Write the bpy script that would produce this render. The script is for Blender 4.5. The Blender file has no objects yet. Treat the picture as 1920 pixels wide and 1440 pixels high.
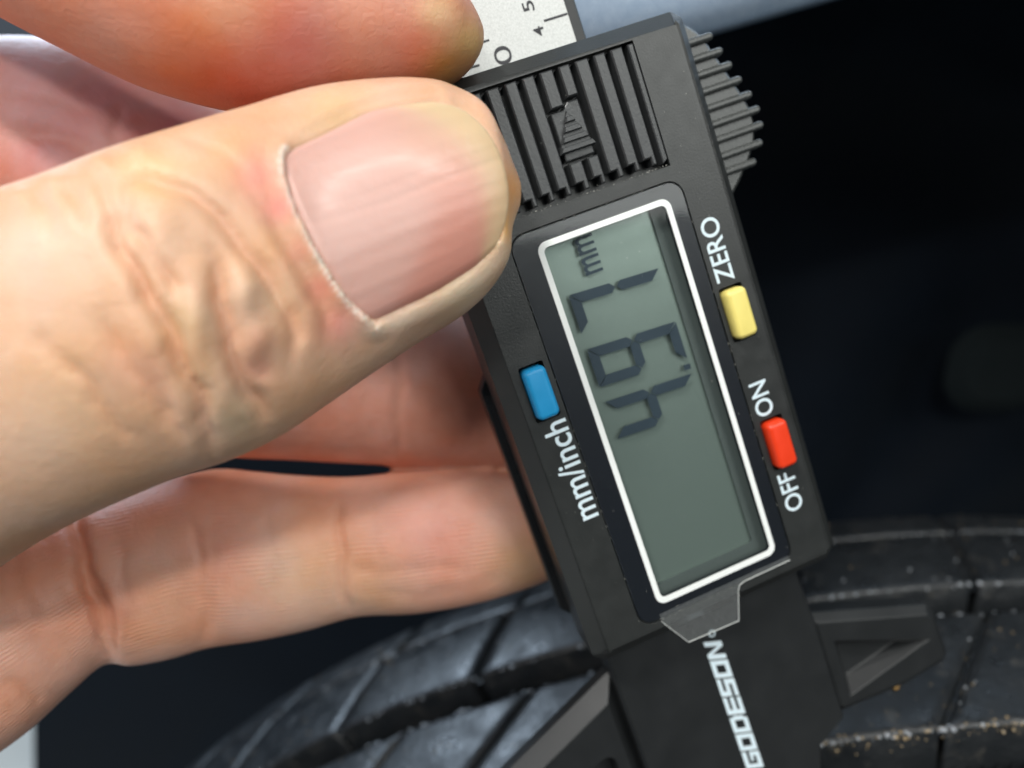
import bpy, bmesh, math, random
import numpy as np
from mathutils import Matrix, Vector
from mathutils.bvhtree import BVHTree

random.seed(7)
rng = np.random.default_rng(7)
S = 0.001                                  # everything below is modelled in millimetres
sc = bpy.context.scene
C = sc.collection

# ------------------------------------------------------------------ camera
PITCH = math.radians(18)
CAMZ = 0.557
RIGHT = np.array([1.0, 0, 0])
UP = np.array([0, math.sin(PITCH), math.cos(PITCH)])
BACK = np.array([0, -math.cos(PITCH), math.sin(PITCH)])
MC = np.stack([RIGHT, UP, BACK], axis=1)   # camera axes as columns
CAMP = np.array([0, 0, CAMZ])
FPX = 1400.0


def cam2w(p):
    """camera millimetres (x right, y up, z back) -> world metres"""
    p = np.asarray(p, float)
    return p @ MC.T * S + CAMP


def ray_at(px, py, d):
    """point in camera millimetres that stands at depth d behind a place in the picture"""
    return np.array([(px - 960) / FPX * d, -(py - 720) / FPX * d, -d])


cam_d = bpy.data.cameras.new('camera')
cam = bpy.data.objects.new('camera', cam_d)
C.objects.link(cam)
cam.matrix_world = Matrix([[*MC[0], 0], [*MC[1], 0], [*MC[2], CAMZ], [0, 0, 0, 1]])
cam_d.sensor_fit = 'HORIZONTAL'
cam_d.sensor_width = 36
cam_d.lens = 36 * FPX / 1920
cam_d.clip_start = 0.004
cam_d.clip_end = 50
cam_d.dof.use_dof = True
cam_d.dof.focus_distance = 0.0655
cam_d.dof.aperture_fstop = 18
sc.camera = cam

# ------------------------------------------------------------------ world and lamps
w = bpy.data.worlds.new('World')
sc.world = w
w.use_nodes = True
w.node_tree.nodes['Background'].inputs[0].default_value = (0.62, 0.74, 0.9, 1)
w.node_tree.nodes['Background'].inputs[1].default_value = 0.11


def area(name, pos, target, sx, sy, power, col):
    l = bpy.data.lights.new(name, 'AREA')
    l.shape = 'RECTANGLE'
    l.size, l.size_y = sx, sy
    l.energy = power
    l.color = col
    o = bpy.data.objects.new(name, l)
    C.objects.link(o)
    a, b = cam2w(pos), cam2w(target)
    o.location = a
    o.rotation_euler = Vector(b - a).to_track_quat('-Z', 'Y').to_euler()
    return o


TGT = (-10, -5, -72)
for lx, ly, lz in ((105, 392, 432), (170, 365, 428), (235, 335, 424), (300, 303, 420)):
    area('garage_lamp', (lx, ly, lz), TGT, 0.034, 0.026, 0.30, (1.0, 0.98, 0.93))
area('garage_lamp', (-300, 480, 420), TGT, 0.13, 0.04, 4.1, (1.0, 0.98, 0.94))
area('garage_lamp', (-150, 170, 560), TGT, 0.09, 0.035, 1.5, (1.0, 0.98, 0.94))
area('ceiling_panel', (440, 185, 540), TGT, 0.56, 0.32, 2.2, (0.97, 1.0, 0.96))
area('window_and_fill_light', (-380, 560, -420), (-10, -40, -105), 0.42, 0.32, 5.0, (0.66, 0.82, 1.0))
area('window_and_fill_light', (-620, 200, 120), (-60, 30, -85), 0.40, 0.30, 1.8, (0.72, 0.84, 1.0))  # added bluish fill that lifts the shaded palm, not a real window

sc.view_settings.view_transform = 'Standard'
sc.view_settings.look = 'None'
sc.view_settings.exposure = 0.0
sc.view_settings.gamma = 1.0
sc.view_settings.use_curve_mapping = False
sc.cycles.use_denoising = True
sc.cycles.max_bounces = 8
sc.cycles.transparent_max_bounces = 12


# ------------------------------------------------------------------ materials
def srgb(r, g, b):
    f = lambda v: (v / 255 / 12.92) if v <= 10 else ((v / 255 + .055) / 1.055) ** 2.4
    return (f(r), f(g), f(b), 1)


def mat(name, col, rough=0.5, metal=0.0, noise=None, bump=None, coat=0, spec=0.5):
    """noise=(scale,amount) varies value; bump=(scale,strength,distance mm)"""
    m = bpy.data.materials.new(name)
    m.use_nodes = True
    nt = m.node_tree
    p = nt.nodes['Principled BSDF']
    p.inputs['Base Color'].default_value = col
    p.inputs['Roughness'].default_value = rough
    p.inputs['Metallic'].default_value = metal
    p.inputs['Specular IOR Level'].default_value = spec
    p.inputs['Coat Weight'].default_value = coat
    tc = nt.nodes.new('ShaderNodeTexCoord')
    if noise:
        n = nt.nodes.new('ShaderNodeTexNoise')
        n.inputs['Scale'].default_value = noise[0]
        n.inputs['Detail'].default_value = 6
        nt.links.new(tc.outputs['Object'], n.inputs['Vector'])
        mx = nt.nodes.new('ShaderNodeMix')
        mx.data_type = 'RGBA'
        k = noise[1]
        mx.inputs['A'].default_value = (col[0] * (1 - k), col[1] * (1 - k), col[2] * (1 - k), 1)
        mx.inputs['B'].default_value = (min(1, col[0] * (1 + k)), min(1, col[1] * (1 + k)), min(1, col[2] * (1 + k)), 1)
        nt.links.new(n.outputs['Fac'], mx.inputs['Factor'])
        nt.links.new(mx.outputs['Result'], p.inputs['Base Color'])
        mr = nt.nodes.new('ShaderNodeMapRange')
        mr.inputs['To Min'].default_value = max(0.02, rough - 0.12)
        mr.inputs['To Max'].default_value = min(1, rough + 0.12)
        nt.links.new(n.outputs['Fac'], mr.inputs['Value'])
        nt.links.new(mr.outputs['Result'], p.inputs['Roughness'])
    if bump:
        n2 = nt.nodes.new('ShaderNodeTexNoise')
        n2.inputs['Scale'].default_value = bump[0]
        n2.inputs['Detail'].default_value = 3
        nt.links.new(tc.outputs['Object'], n2.inputs['Vector'])
        b = nt.nodes.new('ShaderNodeBump')
        b.inputs['Strength'].default_value = bump[1]
        b.inputs['Distance'].default_value = bump[2] * S
        nt.links.new(n2.outputs['Fac'], b.inputs['Height'])
        nt.links.new(b.outputs['Normal'], p.inputs['Normal'])
    return m


M = {}
M['plastic'] = mat('textured_black_plastic', (0.024, 0.026, 0.0255, 1), 0.34, noise=(500, .2), bump=(5200, .25, .07))
M['plastic_smooth'] = mat('smooth_black_plastic', (0.012, 0.013, 0.014, 1), 0.22, noise=(500, .3), bump=(900, .1, .05))
M['plastic_dark'] = mat('matt_black_plastic', (0.012, 0.0135, 0.0145, 1), 0.46, noise=(250, .25), bump=(4500, .2, .06))
M['plastic_ridge'] = mat('worn_grey_black_plastic', (0.042, 0.045, 0.047, 1), 0.36, noise=(2500, .4), bump=(5000, .35, .08))
M['plastic_rest'] = mat('polished_ridge_plastic', (0.060, 0.064, 0.062, 1), 0.27, noise=(2500, .3), bump=(4000, .25, .06))
M['bezel'] = mat('gloss_black_bezel', (0.006, 0.008, 0.012, 1), 0.35)
M['white_print'] = mat('white_print', (0.95, 0.96, 0.94, 1), 0.5)
M['letter'] = mat('pale_blue_white_print', (0.68, 0.80, 0.86, 1), 0.5, noise=(3000, .12))
M['lcd'] = mat('lcd_reflector', (0.205, 0.265, 0.235, 1), 0.33, 0.55, noise=(9000, .10), spec=.8)
M['lcd_mask'] = mat('lcd_edge_mask', (0.070, 0.090, 0.085, 1), 0.6)
M['segment'] = mat('lcd_segment_ink', (0.016, 0.034, 0.050, 1), 0.6)
M['blue'] = mat('blue_rubber', (0.012, 0.29, 0.60, 1), 0.42, noise=(800, .08))
M['yellow'] = mat('yellow_rubber', (0.83, 0.70, 0.20, 1), 0.40, noise=(800, .06))
M['red'] = mat('red_orange_rubber', (0.80, 0.045, 0.008, 1), 0.40, noise=(800, .06))
M['steel'] = mat('brushed_steel_scale', (0.47, 0.48, 0.47, 1), 0.45, 0.4, noise=(7000, .35), bump=(4000, .25, .05))
M['ink'] = mat('black_scale_ink', (0.03, 0.03, 0.035, 1), 0.6)


def rubber_material():
    m = mat('wet_dusty_rubber', (0.022, 0.025, 0.028, 1), 0.42, bump=(1100, .9, .16))
    nt = m.node_tree
    p = nt.nodes['Principled BSDF']
    tc = nt.nodes.new('ShaderNodeTexCoord')
    n = nt.nodes.new('ShaderNodeTexNoise')
    n.inputs['Scale'].default_value = 260
    n.inputs['Detail'].default_value = 8
    nt.links.new(tc.outputs['Object'], n.inputs['Vector'])
    r = nt.nodes.new('ShaderNodeMapRange')
    r.inputs['From Min'].default_value = .35
    r.inputs['From Max'].default_value = .7
    r.inputs['To Min'].default_value = .26
    r.inputs['To Max'].default_value = .55
    nt.links.new(n.outputs['Fac'], r.inputs['Value'])
    nt.links.new(r.outputs['Result'], p.inputs['Roughness'])
    n2 = nt.nodes.new('ShaderNodeTexNoise')
    n2.inputs['Scale'].default_value = 300
    n2.inputs['Detail'].default_value = 10
    nt.links.new(tc.outputs['Object'], n2.inputs['Vector'])
    cr = nt.nodes.new('ShaderNodeValToRGB')
    cr.color_ramp.elements[0].position = .60
    cr.color_ramp.elements[0].color = (0.014, 0.016, 0.018, 1)
    cr.color_ramp.elements[1].position = .85
    cr.color_ramp.elements[1].color = (0.075, 0.07, 0.06, 1)
    nt.links.new(n2.outputs['Fac'], cr.inputs['Fac'])
    nt.links.new(cr.outputs['Color'], p.inputs['Base Color'])
    return m


M['rubber'] = rubber_material()
M['liner'] = mat('dark_wheel_arch_plastic', (0.004, 0.007, 0.012, 1), 0.6, noise=(25, .4), spec=.12)
M['floor'] = mat('pale_concrete', (0.80, 0.81, 0.76, 1), 0.8, noise=(6, .15))


def paint_material():
    m = bpy.data.materials.new('pale_blue_metallic_paint')
    m.use_nodes = True
    nt = m.node_tree
    p = nt.nodes['Principled BSDF']
    p.inputs['Metallic'].default_value = .55
    p.inputs['Roughness'].default_value = .42
    p.inputs['Coat Weight'].default_value = .6
    p.inputs['Coat Roughness'].default_value = .15
    tc = nt.nodes.new('ShaderNodeTexCoord')
    v = nt.nodes.new('ShaderNodeTexVoronoi')
    v.inputs['Scale'].default_value = 3600
    nt.links.new(tc.outputs['Object'], v.inputs['Vector'])
    mx = nt.nodes.new('ShaderNodeMix')
    mx.data_type = 'RGBA'
    mx.inputs['A'].default_value = (0.42, 0.56, 0.74, 1)
    mx.inputs['B'].default_value = (0.70, 0.82, 0.96, 1)
    cr = nt.nodes.new('ShaderNodeValToRGB')
    cr.color_ramp.elements[0].position = .55
    cr.color_ramp.elements[1].position = .95
    sep = nt.nodes.new('ShaderNodeSeparateColor')
    nt.links.new(v.outputs['Color'], sep.inputs['Color'])
    nt.links.new(sep.outputs[0], cr.inputs['Fac'])
    nt.links.new(cr.outputs['Color'], mx.inputs['Factor'])
    nt.links.new(mx.outputs['Result'], p.inputs['Base Color'])
    b = nt.nodes.new('ShaderNodeBump')
    b.inputs['Strength'].default_value = .3
    b.inputs['Distance'].default_value = .0001
    nt.links.new(sep.outputs[1], b.inputs['Height'])
    nt.links.new(b.outputs['Normal'], p.inputs['Normal'])
    return m


M['paint'] = paint_material()


def glass_material(name, tint, refl, rough, haze=None):
    m = bpy.data.materials.new(name)
    m.use_nodes = True
    nt = m.node_tree
    nt.nodes.remove(nt.nodes['Principled BSDF'])
    out = nt.nodes['Material Output']
    t = nt.nodes.new('ShaderNodeBsdfTransparent')
    t.inputs[0].default_value = tint
    g = nt.nodes.new('ShaderNodeBsdfGlossy')
    g.inputs['Roughness'].default_value = rough
    lw = nt.nodes.new('ShaderNodeFresnel')
    lw.inputs[0].default_value = refl
    mx = nt.nodes.new('ShaderNodeMixShader')
    # the sheet is thin: only its outer faces mirror, so no false total reflection inside
    ge = nt.nodes.new('ShaderNodeNewGeometry')
    inv = nt.nodes.new('ShaderNodeMath')
    inv.operation = 'SUBTRACT'
    inv.inputs[0].default_value = 1
    nt.links.new(ge.outputs['Backfacing'], inv.inputs[1])
    mu = nt.nodes.new('ShaderNodeMath')
    mu.operation = 'MULTIPLY'
    nt.links.new(lw.outputs[0], mu.inputs[0])
    nt.links.new(inv.outputs[0], mu.inputs[1])
    nt.links.new(mu.outputs[0], mx.inputs[0])
    nt.links.new(t.outputs[0], mx.inputs[1])
    nt.links.new(g.outputs[0], mx.inputs[2])
    last = mx
    if haze:
        d = nt.nodes.new('ShaderNodeBsdfDiffuse')
        d.inputs[0].default_value = (.75, .78, .78, 1)
        tc = nt.nodes.new('ShaderNodeTexCoord')
        mp = nt.nodes.new('ShaderNodeMapping')
        mp.inputs['Scale'].default_value = (9000, 2600, 1)
        nt.links.new(tc.outputs['Object'], mp.inputs[0])
        n = nt.nodes.new('ShaderNodeTexNoise')
        n.inputs['Scale'].default_value = 1.0
        n.inputs['Detail'].default_value = 4
        nt.links.new(mp.outputs[0], n.inputs['Vector'])
        r = nt.nodes.new('ShaderNodeMapRange')
        r.inputs['From Min'].default_value = .42
        r.inputs['From Max'].default_value = .75
        r.inputs['To Min'].default_value = haze[0]
        r.inputs['To Max'].default_value = haze[1]
        nt.links.new(n.outputs['Fac'], r.inputs['Value'])
        m2 = nt.nodes.new('ShaderNodeMixShader')
        nt.links.new(r.outputs[0], m2.inputs[0])
        nt.links.new(mx.outputs[0], m2.inputs[1])
        nt.links.new(d.outputs[0], m2.inputs[2])
        last = m2
    nt.links.new(last.outputs[0], out.inputs[0])
    return m


M['glass'] = glass_material('clear_display_cover', (.985, .99, .99, 1), 1.5, .05)
M['film'] = glass_material('clear_protective_film', (.97, .98, .98, 1), 1.45, .2, (.035, .075))
M['film_edge'] = mat('film_cut_edge', (.62, .64, .62, 1), .3)


# ------------------------------------------------------------------ mesh helpers
def link(name, me, m, parent=None, smooth=False):
    o = bpy.data.objects.new(name, me)
    C.objects.link(o)
    if m is not None and not me.materials:
        me.materials.append(m)
    if parent is not None:
        o.parent = parent
    if smooth:
        me.polygons.foreach_set('use_smooth', [True] * len(me.polygons))
    return o


def mesh(name, v, f, m, parent=None, smooth=False, scale=S):
    me = bpy.data.meshes.new(name)
    me.from_pydata([tuple(np.asarray(p, float) * scale) for p in v], [], [tuple(q) for q in f])
    me.update()
    return link(name, me, m, parent, smooth)


def round_poly(pts, r, seg=5):
    """polygon with rounded corners; r one radius or a list"""
    n = len(pts)
    rs = r if isinstance(r, (list, tuple)) else [r] * n
    out = []
    for i in range(n):
        p = np.array(pts[i], float)
        a = np.array(pts[i - 1], float) - p
        b = np.array(pts[(i + 1) % n], float) - p
        la, lb = np.linalg.norm(a), np.linalg.norm(b)
        a, b = a / la, b / lb
        ang = math.acos(max(-1, min(1, a @ b)))
        d = min(rs[i] / math.tan(ang / 2), la * .49, lb * .49)
        if d < 1e-4:
            out.append(p)
            continue
        rr = d * math.tan(ang / 2)
        c = p + (a + b) / np.linalg.norm(a + b) * (rr / math.sin(ang / 2))
        s0, s1 = p + a * d, p + b * d
        a0 = math.atan2(*(s0 - c)[::-1])
        a1 = math.atan2(*(s1 - c)[::-1])
        da = (a1 - a0 + math.pi) % (2 * math.pi) - math.pi
        for k in range(seg + 1):
            t = a0 + da * k / seg
            out.append(c + rr * np.array([math.cos(t), math.sin(t)]))
    return np.array(out)


def rect(x0, x1, y0, y1):
    return [(x0, y0), (x1, y0), (x1, y1), (x0, y1)]


def inset(poly, d):
    poly = np.asarray(poly, float)
    a = poly - np.roll(poly, 1, 0)
    b = np.roll(poly, -1, 0) - poly
    na = np.stack([-a[:, 1], a[:, 0]], 1)
    nb = np.stack([-b[:, 1], b[:, 0]], 1)
    na /= np.linalg.norm(na, axis=1)[:, None] + 1e-12
    nb /= np.linalg.norm(nb, axis=1)[:, None] + 1e-12
    m = na + nb
    m /= (np.linalg.norm(m, axis=1)[:, None] + 1e-12)
    k = np.clip((m * na).sum(1), .35, 1)
    return poly + m * (d / k)[:, None]


def ccw(poly):
    poly = np.asarray(poly, float)
    x, y = poly[:, 0], poly[:, 1]
    return poly if (x * np.roll(y, -1) - y * np.roll(x, -1)).sum() > 0 else poly[::-1]


def prism_data(poly, rings):
    """rings: (inset, z) from bottom to top"""
    poly = ccw(poly)
    n = len(poly)
    v, f = [], []
    for d, z in rings:
        q = inset(poly, d) if d else poly
        v += [(x, y, z) for x, y in q]
    for k in range(len(rings) - 1):
        for i in range(n):
            j = (i + 1) % n
            f.append((k * n + i, k * n + j, k * n + n + j, k * n + n + i))
    f.append(tuple(range(n))[::-1])
    f.append(tuple(range((len(rings) - 1) * n, len(rings) * n)))
    return v, f


def prism(name, poly, rings, m, parent=None, smooth=False):
    return mesh(name, *prism_data(poly, rings), m, parent, smooth)


def ring_data(outer, inner, z0, z1):
    n = len(outer)
    v = [(*p, z1) for p in outer] + [(*p, z1) for p in inner] + [(*p, z0) for p in outer] + [(*p, z0) for p in inner]
    f = []
    for i in range(n):
        j = (i + 1) % n
        f += [(i, j, n + j, n + i), (2 * n + j, 2 * n + i, 3 * n + i, 3 * n + j), (j, i, 2 * n + i, 2 * n + j), (n + i, n + j, 3 * n + j, 3 * n + i)]
    return v, f


def join(parts):
    v, f = [], []
    for a, b in parts:
        k = len(v)
        v += list(a)
        f += [tuple(i + k for i in q) for q in b]
    return v, f


def apply_mods(o):
    dg = bpy.context.evaluated_depsgraph_get()
    me = bpy.data.meshes.new_from_object(o.evaluated_get(dg))
    old = o.data
    o.modifiers.clear()
    o.data = me
    bpy.data.meshes.remove(old)


def cut(o, cv, cf):
    c = mesh('cutter', cv, cf, None)
    c.parent = o.parent
    md = o.modifiers.new('cut', 'BOOLEAN')
    md.operation = 'DIFFERENCE'
    md.solver = 'EXACT'
    md.object = c
    apply_mods(o)
    me = c.data
    bpy.data.objects.remove(c)
    bpy.data.meshes.remove(me)


def soften(o, width, seg=2, ang=30):
    b = o.modifiers.new('edge', 'BEVEL')
    b.width = width * S
    b.segments = seg
    b.limit_method = 'ANGLE'
    b.angle_limit = math.radians(ang)
    b.harden_normals = False


def tag(o, label=None, cat=None, kind=None, group=None):
    if label: o['label'] = label
    if cat: o['category'] = cat
    if kind: o['kind'] = kind
    if group: o['group'] = group
    return o


def text_part(name, body, x0, x1, yc, h, z, m, parent, bold=0.0, thick=.03):
    """flat print reading along +x, capital height h, centred on yc"""
    cu = bpy.data.curves.new(name, 'FONT')
    cu.body = body
    cu.size = 1
    cu.offset = bold
    cu.resolution_u = 5
    to = bpy.data.objects.new('t', cu)
    C.objects.link(to)
    bpy.context.view_layer.update()
    me0 = bpy.data.meshes.new_from_object(to.evaluated_get(bpy.context.evaluated_depsgraph_get()))
    v = np.array([p.co[:] for p in me0.vertices])
    f = [tuple(p.vertices) for p in me0.polygons]
    bpy.data.objects.remove(to)
    bpy.data.curves.remove(cu)
    bpy.data.meshes.remove(me0)
    lo, hi = v.min(0), v.max(0)
    v[:, 0] = x0 + (v[:, 0] - lo[0]) / (hi[0] - lo[0]) * (x1 - x0)
    v[:, 1] = yc + ((v[:, 1] - lo[1]) / (hi[1] - lo[1]) - .5) * h
    v[:, 2] = z + thick
    return mesh(name, v, f, m, parent)


# ------------------------------------------------------------------ setting: floor, wheel arch, fender
mesh('ground', [(-6000, -6000, 0), (6000, -6000, 0), (6000, 6000, 0), (-6000, 6000, 0)], [(0, 1, 2, 3)], M['floor'])
tag(bpy.data.objects['ground'], kind='structure')


def wpt(px, py, Y):
    """world millimetres on the ray through a picture point, at horizontal distance Y in front of the lens"""
    d = (px - 960) / FPX * RIGHT - (py - 720) / FPX * UP - BACK
    p = d * (Y / d[1])
    return p + np.array([0, 0, CAMZ * 1000])


# tyre pose (fitted to the grooves)
YAW, TILT = math.radians(-.37), math.radians(5.24)
AX = np.array([-math.sin(YAW), math.cos(YAW) * math.cos(TILT), math.sin(TILT)])
AX /= np.linalg.norm(AX)
TR = 240.0
TC = np.array([90.4, 0, CAMZ * 1000 - 77.0 - TR])


def build_arch():
    # liner: a curved shell behind and above the tyre with a back wall
    root = bpy.data.objects.new('wheel_arch_liner', None)
    C.objects.link(root)
    tag(root, 'dark plastic wheel arch liner behind the tyre and the caliper', 'arch liner')
    o = np.array([TC[0], 0, TC[2]])
    root.location = o * S
    v, f = [], []
    na = 64
    prof = [(150, 362), (190, 364), (240, 362), (290, 356), (318, 340), (326, 300), (328, 200), (330, 60)]
    for i in range(na + 1):
        a = math.radians(-25 + 105 * i / na)
        for j, (y, r) in enumerate(prof):
            rr = r * (1 + .012 * math.sin(i * .7) * (1 if j < 5 else 0))
            v.append((rr * math.sin(a), y + 5 * math.sin(i * .45 + j), rr * math.cos(a)))
    k = len(prof)
    for i in range(na):
        for j in range(k - 1):
            f.append((i * k + j, i * k + j + 1, (i + 1) * k + j + 1, (i + 1) * k + j))
    mesh('shell', v, f, M['liner'], root, True)
    # lower splash panel whose left edge shows beside the hand
    c = [wpt(64, 1560, 300), wpt(62, 1180, 300), wpt(-700, 1100, 300), wpt(-700, 620, 300), wpt(500, 560, 300), wpt(760, 200, 310), wpt(1300, 100, 315), wpt(1300, 1560, 315)]
    pv = [p - o for p in c] + [p - o + np.array([0, 6, 0]) for p in c]
    n = len(c)
    pf = [tuple(range(n)), tuple(range(n, 2 * n))[::-1]] + [(i, n + i, n + (i + 1) % n, (i + 1) % n) for i in range(n)]
    mesh('splash_panel', pv, pf, M['liner'], root)
    # added pad on the back wall, standing in for a soft grey glow
    cc = wpt(1872, 690, 300) - o
    clip = M['clip']
    rv, rf = prism_data(round_poly(rect(-19, 19, -16, 16), 13, 8), [(-3, 0), (0, 3), (3, 5.5), (6, 6.5)])
    mesh('liner_glow_pad', [(cc[0] + x, cc[1] - z, cc[2] + y) for x, y, z in rv], [q[::-1] for q in rf], clip, root)


M['clip'] = mat('grey_green_glow_tone', (0.013, 0.017, 0.018, 1), 0.85, spec=.06)  # tone of the pad that paints in the grey glow
build_arch()


def build_fender():
    pts = [(2700, -300), (2300, -190), (1900, -95), (1700, -42), (1500, 15), (1310, 70), (1100, 122), (850, 200), (640, 300), (480, 420)]
    Y = 150
    root_p = wpt(1500, 40, Y)
    rows = []
    prof = [(0, 26, 3), (0, 13, 0.5), (0, 5, 0), (1.5, 1.5, 1.5), (5, 0, 5), (9, .6, 11), (10, 4, 18)]
    up_rows = [(-10, 200, 0), (-6, 120, 0), (-3, 60, 0)]
    v, f = [], []
    allp = [(-10, 210), (-8, 150), (-5, 90), (-2.5, 45), (-1, 20), (0, 9), (1, 4.5), (3, 1.5), (6, 0), (10, .6), (15, 3), (18, 9)]
    for px, py in pts:
        base = wpt(px, py, Y)
        for dy, dz in allp:
            v.append(base + np.array([0, dy - .0, dz]) - root_p)
    k = len(allp)
    for i in range(len(pts) - 1):
        for j in range(k - 1):
            f.append((i * k + j, (i + 1) * k + j, (i + 1) * k + j + 1, i * k + j + 1))
    o = mesh('car_fender', v, f, M['paint'], None, True)
    o.location = root_p * S
    so = o.modifiers.new('sheet', 'SOLIDIFY')
    so.thickness = .0012
    ss = o.modifiers.new('sub', 'SUBSURF')
    ss.levels = ss.render_levels = 2
    tag(o, 'pale blue metallic car fender edge above the caliper', 'fender')


build_fender()


# ------------------------------------------------------------------ tyre
def build_tyre():
    ex = np.cross(AX, [0, 0, 1.])
    ex /= np.linalg.norm(ex)
    ez = np.cross(ex, AX)
    root = bpy.data.objects.new('tyre_casing', None)
    C.objects.link(root)
    root.matrix_world = Matrix([[ex[0], AX[0], ez[0], TC[0] * S], [ex[1], AX[1], ez[1], TC[1] * S], [ex[2], AX[2], ez[2], TC[2] * S], [0, 0, 0, 1]])
    tag(root, 'wet black car tyre with grooved tread under the caliper', 'tyre')

    def rad(y):                              # crown radius across the tread
        c = 57.
        u = abs(y - c)
        return TR - max(0, u - 66) ** 2 * .0065

    # carcass: one lathe under the tread and down the sidewalls
    prof = [(-32, 150), (-50, 174), (-56, 200), (-50, 219), (-38, 227), (-24, 231.5), (57, 232), (136, 231.5), (149, 227.5), (162, 218), (168, 200), (163, 174), (145, 150)]
    n = 220
    v, f = [], []
    for i in range(n):
        a = 2 * math.pi * i / n
        for y, r in prof:
            v.append((r * math.sin(a), y, r * math.cos(a)))
    k = len(prof)
    for i in range(n):
        for j in range(k - 1):
            i2 = (i + 1) % n
            f.append((i * k + j, i2 * k + j, i2 * k + j + 1, i * k + j + 1))
    mesh('carcass', v, f, M['rubber'], root, True)

    # tread blocks: five ribs; the gap between two blocks is a slanted sipe
    ribs = [(126.0, 143.6, 6.6, .30, .0), (144.3, 155.0, 6.6, .22, 1.3), (99.3, 119.6, 5.6, .85, 1.9), (64.0, 89.0, 5.6, -.30, .8), (26.0, 56.0, 6, .22, 2.6), (-10.0, 18.0, 5.6, .25, 1.2), (-42.0, -17.0, 6.4, -.2, .3)]
    for (y0, y1, pitch, slant, off) in ribs:
        ga = .26                             # gap in degrees
        nu, nv = 9, 7
        vv, ff = [], []
        us = [0, .03, .09, .3, .5, .7, .91, .97, 1]
        ys = [y0, y0 + .4, y0 + 1.3, (y0 + y1) / 2, y1 - 1.3, y1 - .4, y1]
        for iu, u in enumerate(us):
            for jv, y in enumerate(ys):
                t = (y - y0) / (y1 - y0)
                a = math.radians((pitch - ga) * (u - .5)) + slant * (t - .5) * (y1 - y0) / TR
                r = rad(y)
                e = min(iu, nu - 1 - iu, jv, nv - 1 - jv)
                r -= (.62, .16, .0)[min(e, 2)]
                vv.append((r * math.sin(a), y, r * math.cos(a)))
        for iu in range(nu - 1):
            for jv in range(nv - 1):
                b = iu * nv + jv
                ff.append((b, b + nv, b + nv + 1, b + 1))
        bor = [iu * nv for iu in range(nu)] + [(nu - 1) * nv + j for j in range(1, nv)] + [iu * nv + nv - 1 for iu in range(nu - 2, -1, -1)] + [j for j in range(nv - 2, 0, -1)]
        base = len(vv)
        for b in bor:
            x, y, z = vv[b]
            a = math.atan2(x, z)
            yy = y + (-.6 if abs(y - y0) < 1e-6 else .6 if abs(y - y1) < 1e-6 else 0)
            vv.append(((TR - 10) * math.sin(a), yy, (TR - 10) * math.cos(a)))
        m_ = len(bor)
        for i in range(m_):
            j = (i + 1) % m_
            ff.append((bor[j], bor[i], base + i, base + j))
        band, bf = [], []
        yb = np.linspace(y0 + .4, y1 - .4, 5)
        for i in range(200):
            for y in yb:
                r = rad(y) - 1.9
                band.append((r * math.sin(i * math.pi / 100), y, r * math.cos(i * math.pi / 100)))
        for i in range(200):
            for j in range(4):
                bf.append((i * 5 + j, ((i + 1) % 200) * 5 + j, ((i + 1) % 200) * 5 + j + 1, i * 5 + j + 1))
        mesh('rib_base', band, bf, M['rubber'], root, True)
        me = None
        cnt = int(360 / pitch)
        pitch_t = 360 / cnt
        rest = []
        for q in range(cnt):
            ang = (q * pitch_t + off + 180) % 360 - 180
            if -56 < ang < 24:
                if me is None:
                    o = mesh('tread_block', vv, ff, M['rubber'], root, True)
                    me = o.data
                else:
                    o = link('tread_block', me, None, root)
                o.rotation_euler = (0, math.radians(ang + random.uniform(-.12, .12)), 0)
            else:
                ca, sa = math.cos(math.radians(ang)), math.sin(math.radians(ang))
                rest.append(([(x * ca + z * sa, y, -x * sa + z * ca) for x, y, z in vv], ff))
        tag(mesh('tread_block_band', *join(rest), M['rubber'], root), kind='stuff')
    # fine ribs on the floor of the wide groove
    parts = []
    for i in range(150):
        a0 = math.radians(-40 + i * .45)
        seg = []
        for t in np.linspace(0, 1, 5):
            y = 89.4 + 9.4 * t
            a = a0 + .020 * t + .012 * t * t
            for da, r in ((-.0026, 232.), (-.0008, 233.3), (.0013, 232.)):
                seg.append((r * math.sin(a + da), y, r * math.cos(a + da)))
        ff = []
        for t in range(4):
            for c_ in range(2):
                b = t * 3 + c_
                ff.append((b, b + 3, b + 4, b + 1))
        parts.append((seg, ff))
    tag(mesh('groove_ribs', *join(parts), M['rubber'], root), kind='stuff')

    # water drops and sand grains sitting on the rubber
    ico = bmesh.new()
    bmesh.ops.create_icosphere(ico, subdivisions=2, radius=1)
    iv = np.array([x.co[:] for x in ico.verts])
    jf = [tuple(x.index for x in q.verts) for q in ico.faces]
    ico.free()

    def blobs(name, spec, m, smooth):
        parts = []
        for a, y, r, s in spec:
            c = np.array([r * math.sin(a), y, r * math.cos(a)])
            parts.append((iv * s * np.array([1, 1, .8]) * rng.uniform(.75, 1.25, 3) + c, jf))
        return tag(mesh(name, *join(parts), m, root, smooth), kind='stuff')

    sp = []
    for _ in range(700):
        y, lo, hi = random.choice([(119.3, -42, 2), (119.4, -42, -4), (126.2, -42, 2), (143.9, -40, 2), (99.5, -14, 2), (99.6, -42, 2)])
        sp.append((math.radians(random.uniform(lo, hi)), y + random.gauss(0, .25), rad(y) - .5, random.choice([.07, .1, .14, .2, .34]) * random.uniform(.8, 1.2)))
    for _ in range(60):
        y = random.choice([119.4, 126.2, 126.3, 119.3, 99.6])
        sp.append((math.radians(random.choice([random.uniform(-15, 3), random.uniform(-40, -24)])), y + random.gauss(0, .15), rad(y) - .45, random.uniform(.2, .38)))
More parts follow.
